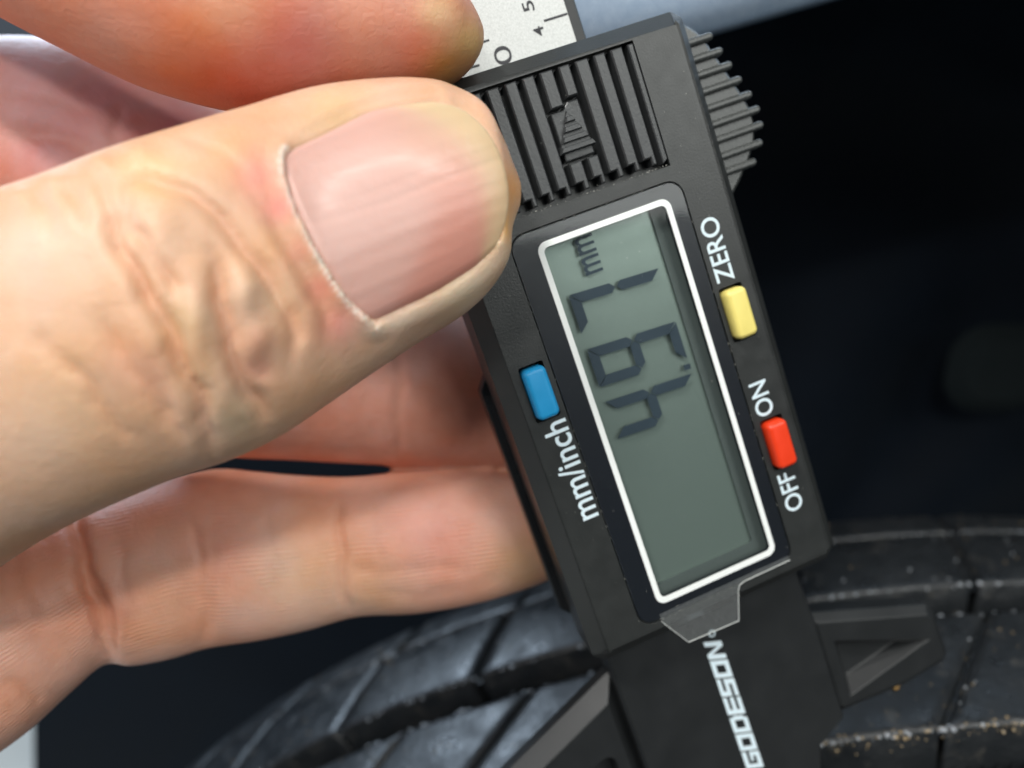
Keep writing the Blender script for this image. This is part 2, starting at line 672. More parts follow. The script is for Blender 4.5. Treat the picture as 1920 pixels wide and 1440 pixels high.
    for _ in range(420):
        y = random.choice([random.uniform(127, 150), random.uniform(100, 118), random.uniform(66, 88)])
        sp.append((math.radians(random.uniform(-44, 4)), y, rad(y) + .02, random.choice([.05, .06, .08, .12, .2])))
    blobs('water_drops', sp, M['water'], True)
    sp = []
    for _ in range(420):
        y = 99.5 + random.gauss(0, .45)
        sp.append((math.radians(random.uniform(-14, 3)), y, rad(y) - random.uniform(.1, .6) - max(0, 99.3 - y) * 1.5, random.choice([.05, .06, .08, .1, .14, .22]) * random.uniform(.7, 1.2)))
    for _ in range(650):
        y = random.uniform(89.5, 98.8)
        sp.append((math.radians(random.uniform(-16, 3)), y, TR - 7.6, random.choice([.06, .08, .1, .14, .25]) * random.uniform(.7, 1.2)))
    for _ in range(500):
        y = random.choice([random.uniform(100, 119), random.uniform(127, 154)])
        sp.append((math.radians(random.uniform(-44, 4)), y, rad(y) + .01, random.choice([.03, .04, .05, .06, .09, .14])))
    blobs('sand_grains', sp, M['sand'], False)
    blobs('ochre_grain', [(math.radians(-9.2), 106.5, rad(106) + .3, .5)], M['ochre'], False)


M['water'] = mat('water_drop', (.28, .30, .32, 1), .05, spec=1.0)  # pale base colour paints in the lamp glints on the drops
M['sand'] = mat('pale_sand_grain', (.27, .20, .11, 1), .22, noise=(300, .7))
M['ochre'] = mat('ochre_grain', (.62, .36, .10, 1), .5)
build_tyre()

# ------------------------------------------------------------------ caliper
RC = np.array([[-0.3322965349, -0.92133444696, 0.20179655531], [0.92664974242, -0.35878969398, -0.11220610661], [0.17578187551, 0.14970902558, 0.97297890003]])
TCAL = np.array([15.20106406553, -2.39214035236, -74.86988643417])
RW = MC @ RC
OW = cam2w(TCAL)
cal = bpy.data.objects.new('digital_caliper', None)
C.objects.link(cal)
cal.matrix_world = Matrix([[*RW[0], OW[0]], [*RW[1], OW[1]], [*RW[2], OW[2]], [0, 0, 0, 1]])
tag(cal, 'black plastic digital caliper with coloured buttons, its display reading 4.97 mm', 'caliper')


def build_caliper():
    # --- sliding body
    out = round_poly([(-23.4, -13.0), (-22.2, -14.4), (35.2, -14.4), (36.0, -13.4), (36.0, 14.2), (35.2, 15.1), (-22.4, 15.1), (-23.4, 14.0)], .6, 3)
    body = prism('body_shell', out, [(.3, -7.2), (0, -6.8), (0, -1.55), (1.6, 0)], M['plastic'], cal)
    cutters = [prism_data(round_poly(rect(-21.02, 20.92, -8.70, 9.53), 1.6), [(0, -2.6), (0, 3)]),
               prism_data(rect(22.25, 34.25, -8.15, 9.2), [(0, -1.7), (0, 3)])]
    btn = [(6.16, 11.39), (6.32, -10.48), (-8.14, -10.67)]
    for x, y in btn:
        cutters.append(prism_data(round_poly(rect(x - 2.85, x + 2.85, y - 1.28, y + 1.28), .25), [(0, -2), (0, 3)]))
    cut(body, *join(cutters))
    soften(body, .14, 2, 25)
    # lower shell behind it
    low = round_poly([(-21, -12.5), (33, -12.5), (33, 14.0), (9, 14.4), (7, 16.0), (-19, 16.0), (-21, 14.5)], .8, 3)
    o = prism('rear_shell', low, [(1.2, -10.4), (.3, -9.9), (0, -9.2), (0, -7.25)], M['plastic_smooth'], cal)
    soften(o, .2)

    # --- ridged thumb grip set in its pocket
    grooves = [8.95, 7.11, 5.31, 3.57, 1.82, -.07, -1.77, -3.66, -5.4, -7.2]
    for i in range(9):
        y1, y0 = grooves[i] - .30, grooves[i + 1] + .30
        ym = (y0 + y1) / 2
        xs = 22.75
        runs = [(xs, 34.0, True)]
        if i in (4, 5):
            runs = [(xs, 25.45, True), (30.6 if i == 4 else 31.2, 34.0, False)]
        for xa, xb, step in runs:
            poly = [(xa + (.75 if step else 0), y1), (xb, y1), (xb, y0), (xa, y0)]
            if step:
                poly = [(xa + .75, y1), (xb, y1), (xb, y0), (xa, y0), (xa, ym - .12), (xa + .75, ym - .12)]
            prism('grip_ridge', poly, [(0, -1.68), (0, -.05), (.13, .10)], M['plastic_ridge'], cal)
    prism('grip_ridge', [(22.6, -7.5), (34.0, -7.5), (34.0, -8.05), (22.9, -8.05)], [(0, -1.68), (0, -.05), (.10, .05)], M['plastic_ridge'], cal)
    # arrow in the middle of the grip
    plate = [(25.75, 1.52), (25.75, -1.45), (30.9, -1.45), (30.9, -.40), (30.3, .30), (30.3, 1.52)]
    prism('arrow_plate', plate, [(0, -1.68), (0, -.55), (.1, -.48)], M['plastic_ridge'], cal)
    ap, b0, b1 = np.array([30.15, .05]), np.array([26.45, 1.95]), np.array([26.45, -1.75])
    tri = np.array([ap, b0, b1])
    cen = tri.mean(0)
    inn = ccw(inset(ccw(tri), .42))
    outr = ccw(tri)
    prism('arrow_border', np.array(outr), [(0, -1.6), (0, -.32), (.06, -.26)], M['plastic_ridge'], cal)
    for k in range(4):
        xa = 26.5 + k * .86
        w0 = 1.82 * (1 - (xa - 26.45) / 3.7)
        w1 = 1.82 * (1 - (xa + .52 - 26.45) / 3.7)
        prism('arrow_stripe', [(xa, .08 + w0), (xa, .08 - w0), (xa + .52, .08 - w1), (xa + .52, .08 + w1)], [(0, -.3), (0, .02), (.08, .14)], M['plastic_ridge'], cal)

    # --- display: bezel, white frame, window, panel
    bo = round_poly(rect(-20.89, 20.79, -8.574, 9.405), 1.5, 6)
    fi = round_poly(rect(-18.84, 18.92, -6.49, 6.48), .55, 6)
    fo = round_poly(rect(-19.5, 19.5, -7.055, 7.055), 1.0, 6)
    o = mesh('bezel', *ring_data(bo, fi, -.6, -.10), M['bezel'], cal)
    mesh('white_frame', *ring_data(fo, fi, -.095, -.075), M['white_print'], cal)
    o = prism('display_cover', bo, [(.02, -.06), (0, -.03), (0, .0), (.06, .06)], M['glass'], cal)
    lcd = prism('lcd_panel', rect(-20.3, 20.2, -8.2, 9.0), [(0, -2.4), (0, -1.75)], M['lcd'], cal)
    mo = round_poly(rect(-20.0, 20.0, -8.0, 8.8), .3, 6)
    mi = round_poly(rect(-18.0, 19.4, -5.35, 7.6), .5, 6)
    mesh('lcd_edge_mask', *ring_data(mo, mi, -1.70, -1.45), M['lcd_mask'], lcd)
    # seven-segment digits; u along reading, v up, in millimetres from the digit's top right corner
    H, Wd, T = 9.7, 4.05, 1.02

    def digit(xr, segs):
        def P(u, v):                         # u: 0 right .. Wd left ; v: 0 top .. H bottom
            return (xr - u - v * .062, 5.27 - v)
        g = .07
        hm = H / 2
        shapes = {
            'a': [(g, 0), (Wd - g, 0), (Wd - T, T), (T, T)],
            'b': [(0, g), (T, T + g), (T, hm - T / 2 - g), (T / 2, hm - g), (0, hm - T / 2 - g)],
            'c': [(0, hm + T / 2 + g), (T / 2, hm + g), (T, hm + T / 2 + g), (T, H - T - g), (0, H - g)],
            'd': [(g, H), (T, H - T), (Wd - T, H - T), (Wd - g, H)],
            'e': [(Wd, hm + T / 2 + g), (Wd - T / 2, hm + g), (Wd - T, hm + T / 2 + g), (Wd - T, H - T - g), (Wd, H - g)],
            'f': [(Wd, g), (Wd - T, T + g), (Wd - T, hm - T / 2 - g), (Wd - T / 2, hm - g), (Wd, hm - T / 2 - g)],
            'g': [(T / 2 + g, hm), (T, hm - T / 2), (Wd - T, hm - T / 2), (Wd - T / 2 - g, hm), (Wd - T, hm + T / 2), (T, hm + T / 2)],
        }
        for s in segs:
            poly = [P(u, v) for u, v in shapes[s]]
            prism('lcd_segment', poly, [(0, -1.24), (0, -1.20)], M['segment'], lcd)

    digit(13.8, 'abc')
    digit(8.15, 'abcdfg')
    digit(2.5, 'bcfg')
    prism('lcd_segment', [(2.45, -3.75), (3.0, -3.8), (2.95, -4.55), (2.4, -4.5)], [(0, -1.24), (0, -1.20)], M['segment'], lcd)
    text_part('unit_text', 'mm', 14.95, 18.75, 2.05, 1.9, -1.24, M['segment'], lcd, .012)

    # protective film tab peeking out under the bezel
    tab = [(-20.3, 7.3), (-21.17, 7.31), (-24.55, 5.3), (-24.75, -.65), (-21.6, -1.6), (-21.05, -1.9), (-20.85, -2.6), (-20.8, -8.1), (-20.3, -8.1)]
    ft = prism('protective_film', round_poly(tab, [.05, .3, .3, .15, .4, .4, .2, .1, .05], 3), [(0, .10), (0, .16)], M['film'], cal)
    ed = [np.array(p) for p in tab[1:8]]
    parts = []
    for a, b in zip(ed[:-1], ed[1:]):
        d = (b - a) / np.linalg.norm(b - a)
        nrm = np.array([-d[1], d[0]]) * .025
        a, b = a - d * .03, b + d * .03
        parts.append(prism_data([a - nrm, b - nrm, b + nrm, a + nrm], [(0, .09), (0, .185)]))
    mesh('film_edge', *join(parts), M['film_edge'], ft)

    # --- buttons
    for (x, y), mm, lab in zip(btn, ('blue', 'yellow', 'red'), ('blue rubber button beside mm/inch', 'pale yellow rubber button under ZERO', 'red rubber button between OFF and ON')):
        poly = round_poly(rect(x - 2.6, x + 2.55, y - 1.18, y + 1.18), .62, 6)
        o = prism('button', poly, [(0, -1.5), (0, .55), (.08, .82), (.22, 1.00), (.38, 1.08), (.5, 1.10)], M[mm], cal, True)
        o['label'] = lab
    # --- printed words
    text_part('printed_word', 'ZERO', 9.65, 16.28, -10.25, 2.0, .0, M['letter'], cal, .012)
    text_part('printed_word', 'ON', -4.91, -1.18, -10.3, 2.0, .0, M['letter'], cal, .012)
    text_part('printed_word', 'OFF', -15.91, -11.55, -10.45, 2.0, .0, M['letter'], cal, .012)
    text_part('printed_word', 'mm/inch', -7.74, 2.88, 11.1, 2.55, .0, M['letter'], cal, .012)

    # --- ridged thumb rest under the right edge
    rest = [(36.2, -13.0), (35.3, -15.4), (34.2, -16.6), (33.3, -17.3), (31.35, -18.0), (29.76, -18.6), (28.1, -19.2), (26.39, -19.85), (24.73, -20.25), (23.14, -20.15), (21.44, -19.5), (19.82, -18.2), (18.3, -16.7), (16.8, -15.0), (16.0, -13.0), (16.0, -9), (36.2, -9)]
    o = prism('thumb_rest', rest, [(.4, -7.0), (0, -6.6), (0, -4.1), (.35, -3.75)], M['plastic_rest'], cal)
    tips = [(33.02, -18.23), (31.35, -18.83), (29.76, -19.41), (28.1, -20.0), (26.39, -20.65), (24.73, -21.06), (23.14, -20.96), (21.44, -20.35), (19.82, -19.09)]
    for x, y in tips:
        poly = round_poly(rect(x - .42, x + .42, y + .15, -12.5), [.40, .40, 0, 0], 4)
        prism('rest_ridge', poly, [(.0, -6.4), (0, -3.5), (.06, -3.3), (.18, -3.14), (.32, -3.08)], M['plastic_rest'], cal, False)

    # --- beam with its steel scale
    beam = prism('beam', rect(-48, 150, -5.75, 9.6), [(.2, -8.4), (0, -8.2), (0, -4.75), (.15, -4.6)], M['plastic_dark'], cal)
    sp = prism('scale_plate', rect(-20, 149, -4.6, 8.6), [(0, -4.7), (0, -4.52)], M['steel'], cal)
    tk0, tk1, tk2 = None, None, None
    me_by = {}
    for k in range(-3, 40):
        x = 39.19 + k * .95
        ln = 4.85 if k % 10 == 0 else (4.0 if k % 5 == 0 else 3.15)
        if ln not in me_by:
            o = prism('scale_tick', rect(-.10, .10, -ln, 0), [(0, 0), (0, .02)], M['ink'], sp)
            me_by[ln] = o.data
        else:
            o = link('scale_tick', me_by[ln], None, sp)
        o.location = (x * S, 8.6 * S, -4.515 * S)
    me = None
    for k in range(0, 16):
        x = 39.35 + k * 2.44
        if me is None:
            o = prism('scale_tick', rect(-.11, .11, 0, 2.5), [(0, 0), (0, .02)], M['ink'], sp)
            me = o.data
        else:
            o = link('scale_tick', me, None, sp)
        o.location = (x * S, -4.55 * S, -4.515 * S)
    text_part('scale_number', '0', 36.6, 38.35, 2.95, 1.75, -4.53, M['ink'], sp, .0)
    text_part('scale_number', '4', 38.1, 39.05, -1.25, 1.05, -4.53, M['ink'], sp, .012)
    text_part('scale_number', '5', 40.55, 41.55, -1.0, 1.15, -4.53, M['ink'], sp, .012)

    # --- fixed head, with its two jaws
    head = prism('head_plate', [(-52, 13.3), (-52, -6.0), (-47.2, -7.4), (-45.2, -11.2), (-31.5, -11.15), (-26.6, -10.8), (-14, -10.8), (-14, 13.0), (-31, 13.4)], [(.2, -9.0), (0, -8.7), (0, -4.75), (.3, -4.45)], M['plastic_dark'], cal)
    jaw = prism('measuring_jaw', [(-31.3, -10.6), (-37.3, -26.2), (-38.7, -27.0), (-44.7, -27.3), (-45.5, -26.5), (-46.0, -20.6), (-45.4, -11.5), (-44.6, -10.6)], [(.2, -8.8), (0, -8.5), (0, -6.1), (1.0, -5.2)], M['plastic_dark'], cal)
    tri = ccw(np.array([(-35.7, -12.9), (-41.3, -25.2), (-43.6, -12.9)]))
    cv, cf = prism_data(tri, [(1.25, -7.2), (0, -5.0), (-.3, -4)])
    cut(jaw, cv, cf)
    soften(jaw, .12)
    jaw2 = prism('inner_jaw', [(-28.2, 12.9), (-34.6, 28.5), (-52, 31), (-52, 12.9)], [(.2, -9.0), (0, -8.6), (0, -7.3), (1.9, -5.6)], M['plastic_dark'], cal)
    cv, cf = prism_data(round_poly([(-36.5, 16.0), (-38.5, 22), (-42, 24), (-44, 16)], 1.2, 4), [(.6, -8), (0, -5), (0, -4)])
    cut(jaw2, cv, cf)
    soften(jaw2, .12)

    # --- maker's lettering on the head: squared italic capitals
    glyph = {
        'G': [(0, 0, 1, .25), (0, .25, .26, .75), (0, .75, 1, 1), (.74, .25, 1, .58), (.45, .42, .74, .58)],
        'O': [(0, 0, 1, .25), (0, .25, .26, .75), (0, .75, 1, 1), (.74, .25, 1, .75)],
        'D': [(0, 0, .9, .25), (0, .25, .26, .75), (0, .75, .9, 1), (.74, .2, 1, .8)],
        'E': [(0, 0, 1, .22), (0, .22, .28, .39), (0, .39, 1, .61), (0, .61, .28, .78), (0, .78, 1, 1)],
        'S': [(0, 0, 1, .22), (.72, .22, 1, .39), (0, .39, 1, .61), (0, .61, .28, .78), (0, .78, 1, 1)],
        'N': [(0, 0, .27, 1), (.73, 0, 1, 1)],
    }
    parts = []
    adv = 17.3 / 7
    for i, ch in enumerate('GODESON'):
        x0 = -45.75 + i * adv

        def Q(u, v):
            return (x0 + u * (adv - .22) + (v - .5) * .75, 1.25 - i * -.03 + (v - .5) * 2.05)
        for a, b, c, d in glyph[ch]:
            parts.append(prism_data([Q(a, b), Q(c, b), Q(c, d), Q(a, d)], [(0, -4.44), (0, -4.41)]))
        if ch == 'N':
            parts.append(prism_data([Q(.27, .72), Q(.27, 1), Q(.73, .28), Q(.73, 0)], [(0, -4.44), (0, -4.41)]))
    mesh('maker_lettering', *join(parts), M['letter'], cal)
    rm = [np.array([-27.75 + .42 * math.cos(t), 1.15 + .42 * math.sin(t)]) for t in np.linspace(0, 2 * math.pi, 17)[:-1]]
    ri = [np.array([-27.75 + .27 * math.cos(t), 1.15 + .27 * math.sin(t)]) for t in np.linspace(0, 2 * math.pi, 17)[:-1]]
    mesh('trademark_ring', *ring_data(rm, ri, -4.44, -4.41), M['letter'], cal)


build_caliper()


def build_dust():
    # lint and dust lying on the case and the cover
    parts = []
    tet = np.array([(1, 0, 0), (-.5, .8, 0), (-.5, -.8, 0), (0, 0, .7)])
    tf = [(0, 1, 3), (1, 2, 3), (2, 0, 3), (0, 2, 1)]
    for _ in range(230):
        x, y = random.uniform(-22, 34), random.uniform(-12.4, 13.2)
        in_cover = -20.7 < x < 20.6 and -8.4 < y < 9.2
        if 22 < x < 34.3 and -8.2 < y < 9.3:
            z = .09
        else:
            z = .065 if in_cover else .005
        r = random.choice([.015, .02, .02, .03, .03, .045]) * (1.0 if not in_cover else .9)
        a = random.uniform(0, 6.28)
        ca, sa = math.cos(a), math.sin(a)
        st = random.choice([1, 1, 1, 2.5])
        parts.append(([(x + (p[0] * ca * st - p[1] * sa) * r, y + (p[0] * sa * st + p[1] * ca) * r, z + p[2] * r) for p in tet], tf))
    tag(mesh('dust_specks', *join(parts), M['dust'], cal), kind='stuff')
    # grit packed along the seams of the bezel and the grip
    parts = []
    for _ in range(150):
        k = random.random()
        if k < .4:
            x, y, z = random.uniform(-20.5, 20.5), random.choice([9.47, -8.64]), -.05
        elif k < .55:
            x, y, z = random.choice([20.86, -20.96]), random.uniform(-8, 9), -.05
        else:
            x, y, z = 22.3 + random.uniform(0, .1), random.uniform(-8, 9), -.02
        r = random.choice([.03, .04, .05, .07])
        parts.append(([(x + p[0] * r, y + p[1] * r, z + p[2] * r) for p in tet], tf))
    tag(mesh('seam_grit', *join(parts), M['dust'], cal), kind='stuff')


M['dust'] = mat('pale_dust', (.55, .55, .50, 1), .8)
build_dust()
#HAND#
# ------------------------------------------------------------------ hand
def spline(arr, n):
    """Catmull-Rom through the rows of arr, n samples"""
    a = np.asarray(arr, float)
    m = len(a)
    t = np.linspace(0, m - 1, n)
    i = np.clip(t.astype(int), 0, m - 2)
    u = (t - i)[:, None]
    p0, p1, p2, p3 = a[np.clip(i - 1, 0, m - 1)], a[i], a[i + 1], a[np.clip(i + 2, 0, m - 1)]
    return .5 * ((2 * p1) + (p2 - p0) * u + (2 * p0 - 5 * p1 + 4 * p2 - p3) * u ** 2 + (3 * p1 - p0 - 3 * p2 + p3) * u ** 3)


def digit_loft(st, n=90, m=40, flat=2.15):
    """st rows: upper edge px, lower edge px, depth, half thickness to the front, to the back.
    Returns lofted verts/faces (camera mm), centre line and radii."""
    s = spline(st, n)
    d = s[:, 4]
    A = np.stack([(s[:, 0] - 960) / FPX * d, -(s[:, 1] - 720) / FPX * d, -d], 1)
    B = np.stack([(s[:, 2] - 960) / FPX * d, -(s[:, 3] - 720) / FPX * d, -d], 1)
    cen = (A + B) / 2
    hw = np.linalg.norm(A - B, axis=1) / 2
    across = (A - B) / (2 * hw[:, None])
    tan = np.gradient(cen, axis=0)
    tan /= np.linalg.norm(tan, axis=1)[:, None]
    front = np.cross(across, tan)
    front /= np.linalg.norm(front, axis=1)[:, None]
    front *= np.sign(front[:, 2])[:, None]
    th = np.linspace(0, 2 * math.pi, m, endpoint=False)
    c, sn = np.cos(th), np.sin(th)
    pw = 2 / flat
    cu = np.sign(c) * np.abs(c) ** pw
    su = np.sign(sn) * np.abs(sn) ** pw
    v = []
    for k in range(n):
        r = np.where(su > 0, s[k, 5], s[k, 6])
        v.append(cen[k] + np.outer(cu * hw[k], across[k]) + np.outer(su * r, front[k]))
    V = np.concatenate(v)
    F = []
    for k in range(n - 1):
        for i in range(m):
            j = (i + 1) % m
            F.append((k * m + i, k * m + j, k * m + m + j, k * m + m + i))
    F.append(tuple(range(m))[::-1])
    F.append(tuple(range((n - 1) * m, n * m)))
    return V, F, cen, hw, (s[:, 5] + s[:, 6]) / 2


THUMB = [(-420, 520, -330, 1260, 66, 11, 12), (-260, 450, -170, 1165, 60, 10.5, 11), (-120, 405, -30, 1070, 57, 10, 10.5), (0, 372, 95, 1000, 55.5, 9.4, 9.8), (110, 337, 215, 945, 55, 9.0, 9.4),
         (215, 296, 330, 897, 55, 9.0, 9.0), (320, 257, 420, 868, 55.3, 8.8, 8.8), (420, 222, 520, 822, 56.5, 8.3, 8.4), (500, 197, 610, 762, 58, 7.7, 8.1),
         (590, 173, 700, 700, 59.3, 7.3, 7.8), (680, 161, 790, 640, 60.3, 7.0, 7.4), (770, 159, 860, 597, 61, 6.7, 7.0), (848, 175, 910, 553, 61.6, 6.3, 6.2),
         (899, 210, 936, 505, 62.1, 5.6, 5.2), (929, 260, 948, 462, 62.3, 4.6, 4.1), (944, 308, 952, 430, 62.4, 3.4, 3.0), (951, 345, 955, 402, 62.5, 2.0, 1.8), (954, 364, 956, 384, 62.5, .8, .8)]
INDEX = [(-470, -640, -600, -230, 80, 9.5, 9.5), (-250, -520, -400, -150, 70, 9, 9), (-60, -410, -210, -80, 63.5, 8.4, 8.4), (110, -310, -60, 0, 60.5, 7.8, 7.8), (260, -235, 90, 78, 60, 7.4, 7.2),
         (410, -185, 270, 163, 60.8, 7.2, 6.9), (560, -150, 470, 210, 62.6, 7.0, 6.7), (680, -115, 640, 196, 64.6, 6.8, 6.4), (770, -65, 775, 176, 66, 6.5, 5.9),
         (826, -12, 836, 160, 67.2, 5.6, 5.2), (862, 34, 870, 144, 68, 4.2, 4.2), (883, 68, 886, 116, 68.5, 2.4, 2.4), (889, 86, 890, 100, 68.6, 1.0, 1.0)]
MIDDLE = [(-620, 40, -700, 520, 92, 10, 10), (-420, 55, -480, 490, 91, 10, 10), (-220, 70, -270, 450, 90, 10, 9.6), (-20, 82, -90, 440, 89, 9.8, 9.4), (120, 84, 30, 450, 88.5, 9.6, 9.2),
          (250, 110, 110, 480, 88, 9.6, 9.2), (410, 195, 150, 620, 87.5, 9.6, 9.2), (560, 330, 255, 765, 88, 9.4, 9), (680, 455, 390, 846, 89, 9, 8.8),
          (790, 545, 560, 861, 90.5, 8.6, 8.4), (880, 590, 740, 871, 92, 8.4, 8.2), (960, 603, 900, 880, 94.5, 8.2, 8), (1040, 610, 1020, 868, 96, 7.6, 7.4), (1110, 640, 1110, 840, 97, 6, 6),
          (1150, 690, 1155, 790, 97.5, 3.5, 3.5), (1165, 725, 1167, 755, 97.6, 1.2, 1.2)]
RING = [(-560, 960, -520, 1560, 80, 12, 12), (-360, 975, -310, 1530, 79, 11.5, 11.5), (-180, 990, -90, 1460, 79, 11, 11), (-60, 985, 35, 1385, 80, 10.4, 10.4), (50, 968, 128, 1300, 82, 9.8, 9.8),
        (140, 950, 196, 1241, 84, 9.0, 9.2), (215, 925, 258, 1240, 85.3, 9.1, 9.2), (305, 900, 330, 1227, 86.2, 9.3, 9.1), (400, 880, 405, 1206, 86.8, 9.2, 9.0),
        (480, 885, 500, 1192, 87.3, 9.0, 8.8), (560, 892, 585, 1174, 87.8, 8.7, 8.6), (650, 895, 675, 1150, 88.4, 8.2, 8.4), (745, 886, 780, 1145, 89.2, 8.3, 8.2),
        (850, 880, 885, 1128, 90.2, 8.0, 8.0), (940, 886, 965, 1105, 91.3, 7.6, 7.6), (1010, 897, 1025, 1080, 92.6, 6.8, 6.8), (1058, 925, 1062, 1050, 93.6, 4.8, 4.8), (1078, 960, 1079, 1005, 94, 2.0, 2.0)]
PINKY = [(-640, 1380, -600, 1760, 84, 9, 9), (-480, 1370, -440, 1720, 86, 8.6, 8.6), (-340, 1400, -300, 1700, 90, 8, 8), (-230, 1440, -210, 1690, 95, 7.4, 7.4), (-160, 1490, -150, 1660, 100, 5.6, 5.6), (-130, 1540, -125, 1620, 102, 2.5, 2.5)]
PALM = [(-330, 40, -330, 1420, 88, 8, 8), (-430, -120, -430, 1560, 88, 11, 12), (-620, -380, -620, 1700, 88, 13, 15), (-900, -300, -900, 1700, 87, 15, 17), (-1200, -60, -1200, 1560, 86, 17, 18),
        (-1500, 200, -1500, 1400, 85, 18, 19), (-1750, 330, -1750, 1290, 84, 17, 18), (-2050, 370, -2050, 1270, 84, 17, 18), (-2400, 370, -2400, 1300, 84, 18, 19)]
WEB = [(-860, 500, -840, 1300, 80, 13, 13), (-640, 520, -600, 1320, 74, 13, 14), (-460, 520, -380, 1300, 68, 12, 13), (-330, 500, -240, 1220, 64.5, 10.5, 11)]
DIGITS = [('thumb', THUMB, 110), ('index', INDEX, 90), ('middle', MIDDLE, 90), ('ring', RING, 100), ('pinky', PINKY, 50), ('palm', PALM, 60), ('web', WEB, 30)]


def px_of(P):
    return np.stack([960 + FPX * P[:, 0] / -P[:, 2], 720 - FPX * P[:, 1] / -P[:, 2]], 1)


def seg_dist(Q, poly):
    """distance (px) from points Q to a polyline, with the parameter along it"""
    best = np.full(len(Q), 1e9)
    par = np.zeros(len(Q))
    n = len(poly) - 1
    for i in range(n):
        a, b = np.array(poly[i], float), np.array(poly[i + 1], float)
        ab = b - a
        t = np.clip(((Q - a) @ ab) / (ab @ ab), 0, 1)
        d = np.linalg.norm(Q - a - t[:, None] * ab, axis=1)
        k = d < best
        best[k] = d[k]
        par[k] = (i + t[k]) / n
    return best, par


def inside(Q, poly):
    r = np.zeros(len(Q), bool)
    n = len(poly)
    for i in range(n):
        x0, y0 = poly[i]
        x1, y1 = poly[(i + 1) % n]
        if y0 == y1:
            continue
        c = ((y0 > Q[:, 1]) != (y1 > Q[:, 1])) & (Q[:, 0] < (x1 - x0) * (Q[:, 1] - y0) / (y1 - y0) + x0)
        r ^= c
    return r


NAIL_PROX = [(533, 288), (530, 315), (545, 370), (572, 432), (610, 500), (652, 562), (700, 606)]
NAIL_LOW = [(700, 606), (752, 582), (825, 545), (890, 503), (925, 468)]
NAIL_TIP = [(925, 468), (945, 425), (954, 380), (950, 330), (934, 280), (904, 235), (862, 203), (810, 190)]
NAIL_TOP = [(810, 190), (750, 195), (690, 210), (620, 243), (565, 270), (533, 288)]
NAIL = NAIL_PROX[:-1] + NAIL_LOW[:-1] + NAIL_TIP[:-1] + NAIL_TOP[:-1]

# creases: digit, polyline in the picture, depth mm, half width px
CREASES = [
    ('thumb', [(192, 330), (198, 375), (213, 420), (231, 466), (256, 512), (280, 554), (304, 591), (323, 628), (341, 680), (353, 713), (378, 744), (384, 781), (390, 832), (396, 870)], .85, 13),
    ('thumb', [(236, 350), (243, 420), (274, 451), (292, 487), (320, 524), (334, 550)], .55, 10),
    ('thumb', [(236, 352), (270, 337), (310, 344), (370, 370), (421, 420), (457, 466), (488, 506), (518, 548), (543, 591), (553, 634), (545, 690)], .60, 12),
    ('thumb', [(398, 470), (411, 542), (424, 603), (433, 649), (445, 695), (457, 726), (488, 756), (505, 800)], .95, 13),
    ('thumb', [(188, 597), (219, 640), (256, 701), (280, 732), (304, 765), (325, 810)], .40, 13),
    ('thumb', [(130, 680), (161, 713), (182, 750), (207, 781), (240, 830)], .35, 13),
    ('thumb', [(60, 619), (106, 664), (152, 695)], .2, 14),
    ('thumb', [(250, 640), (290, 700), (320, 770), (345, 840)], .25, 12),
    ('thumb', [(470, 350), (500, 400), (540, 475), (580, 540), (606, 592), (612, 640)], .26, 11),
    ('thumb', [(500, 350), (525, 410), (560, 480), (600, 540), (625, 590)], .14, 9),
    ('thumb', [(330, 250), (400, 280), (470, 330)], .2, 12),
    ('thumb', [(120, 345), (150, 380), (170, 430)], .35, 12),
    ('thumb', [(60, 360), (90, 400), (105, 450)], .25, 12),
    ('ring', [(138, 950), (150, 1010), (160, 1080), (185, 1150), (205, 1240)], .95, 13),
    ('ring', [(160, 1060), (190, 1110), (210, 1170), (215, 1230)], .5, 9),
    ('ring', [(362, 960), (372, 1030), (380, 1090), (384, 1150), (378, 1215)], .24, 9),
    ('ring', [(400, 1000), (398, 1080), (396, 1150), (394, 1205)], .12, 8),
    ('ring', [(632, 930), (638, 1000), (640, 1060), (646, 1110), (655, 1155)], .36, 9),
    ('ring', [(650, 1066), (720, 1072), (800, 1066), (890, 1068)], .16, 12),
    ('ring', [(690, 1100), (780, 1118), (880, 1100), (950, 1080)], .1, 14),
    ('ring', [(82, 1318), (60, 1300), (30, 1285), (0, 1278)], .25, 12),
    ('ring', [(225, 1000), (232, 1080), (240, 1150), (238, 1225)], .14, 8),
    ('ring', [(700, 930), (705, 1000), (712, 1060)], .10, 9),
    ('ring', [(500, 930), (508, 1010), (515, 1100), (512, 1160)], .10, 9),
    ('ring', [(20, 1010), (35, 1090), (70, 1180), (110, 1260)], .14, 14),
    ('middle', [(740, 640), (750, 740), (742, 870)], .2, 9),
    ('middle', [(225, 190), (215, 260), (200, 330)], .15, 12),
    ('middle', [(20, 250), (100, 255), (160, 280), (200, 330)], .35, 18),
    ('middle', [(0, 175), (70, 180), (150, 205), (230, 230), (330, 240)], .14, 12),
]
BUMPS = [((310, 425), (38, 55), .45), ((366, 603), (24, 70), .55), ((457, 550), (28, 46), .55), ((484, 632), (26, 34), .45), ((484, 694), (26, 24), -.3), ((270, 640), (36, 60), .3), ((245, 520), (16, 60), .3), ((150, 560), (80, 160), .3), ((190, 310), (22, 18), .5), ((110, 345), (26, 18), .4), ((40, 368), (24, 16), .35), ((260, 290), (26, 18), .35)]
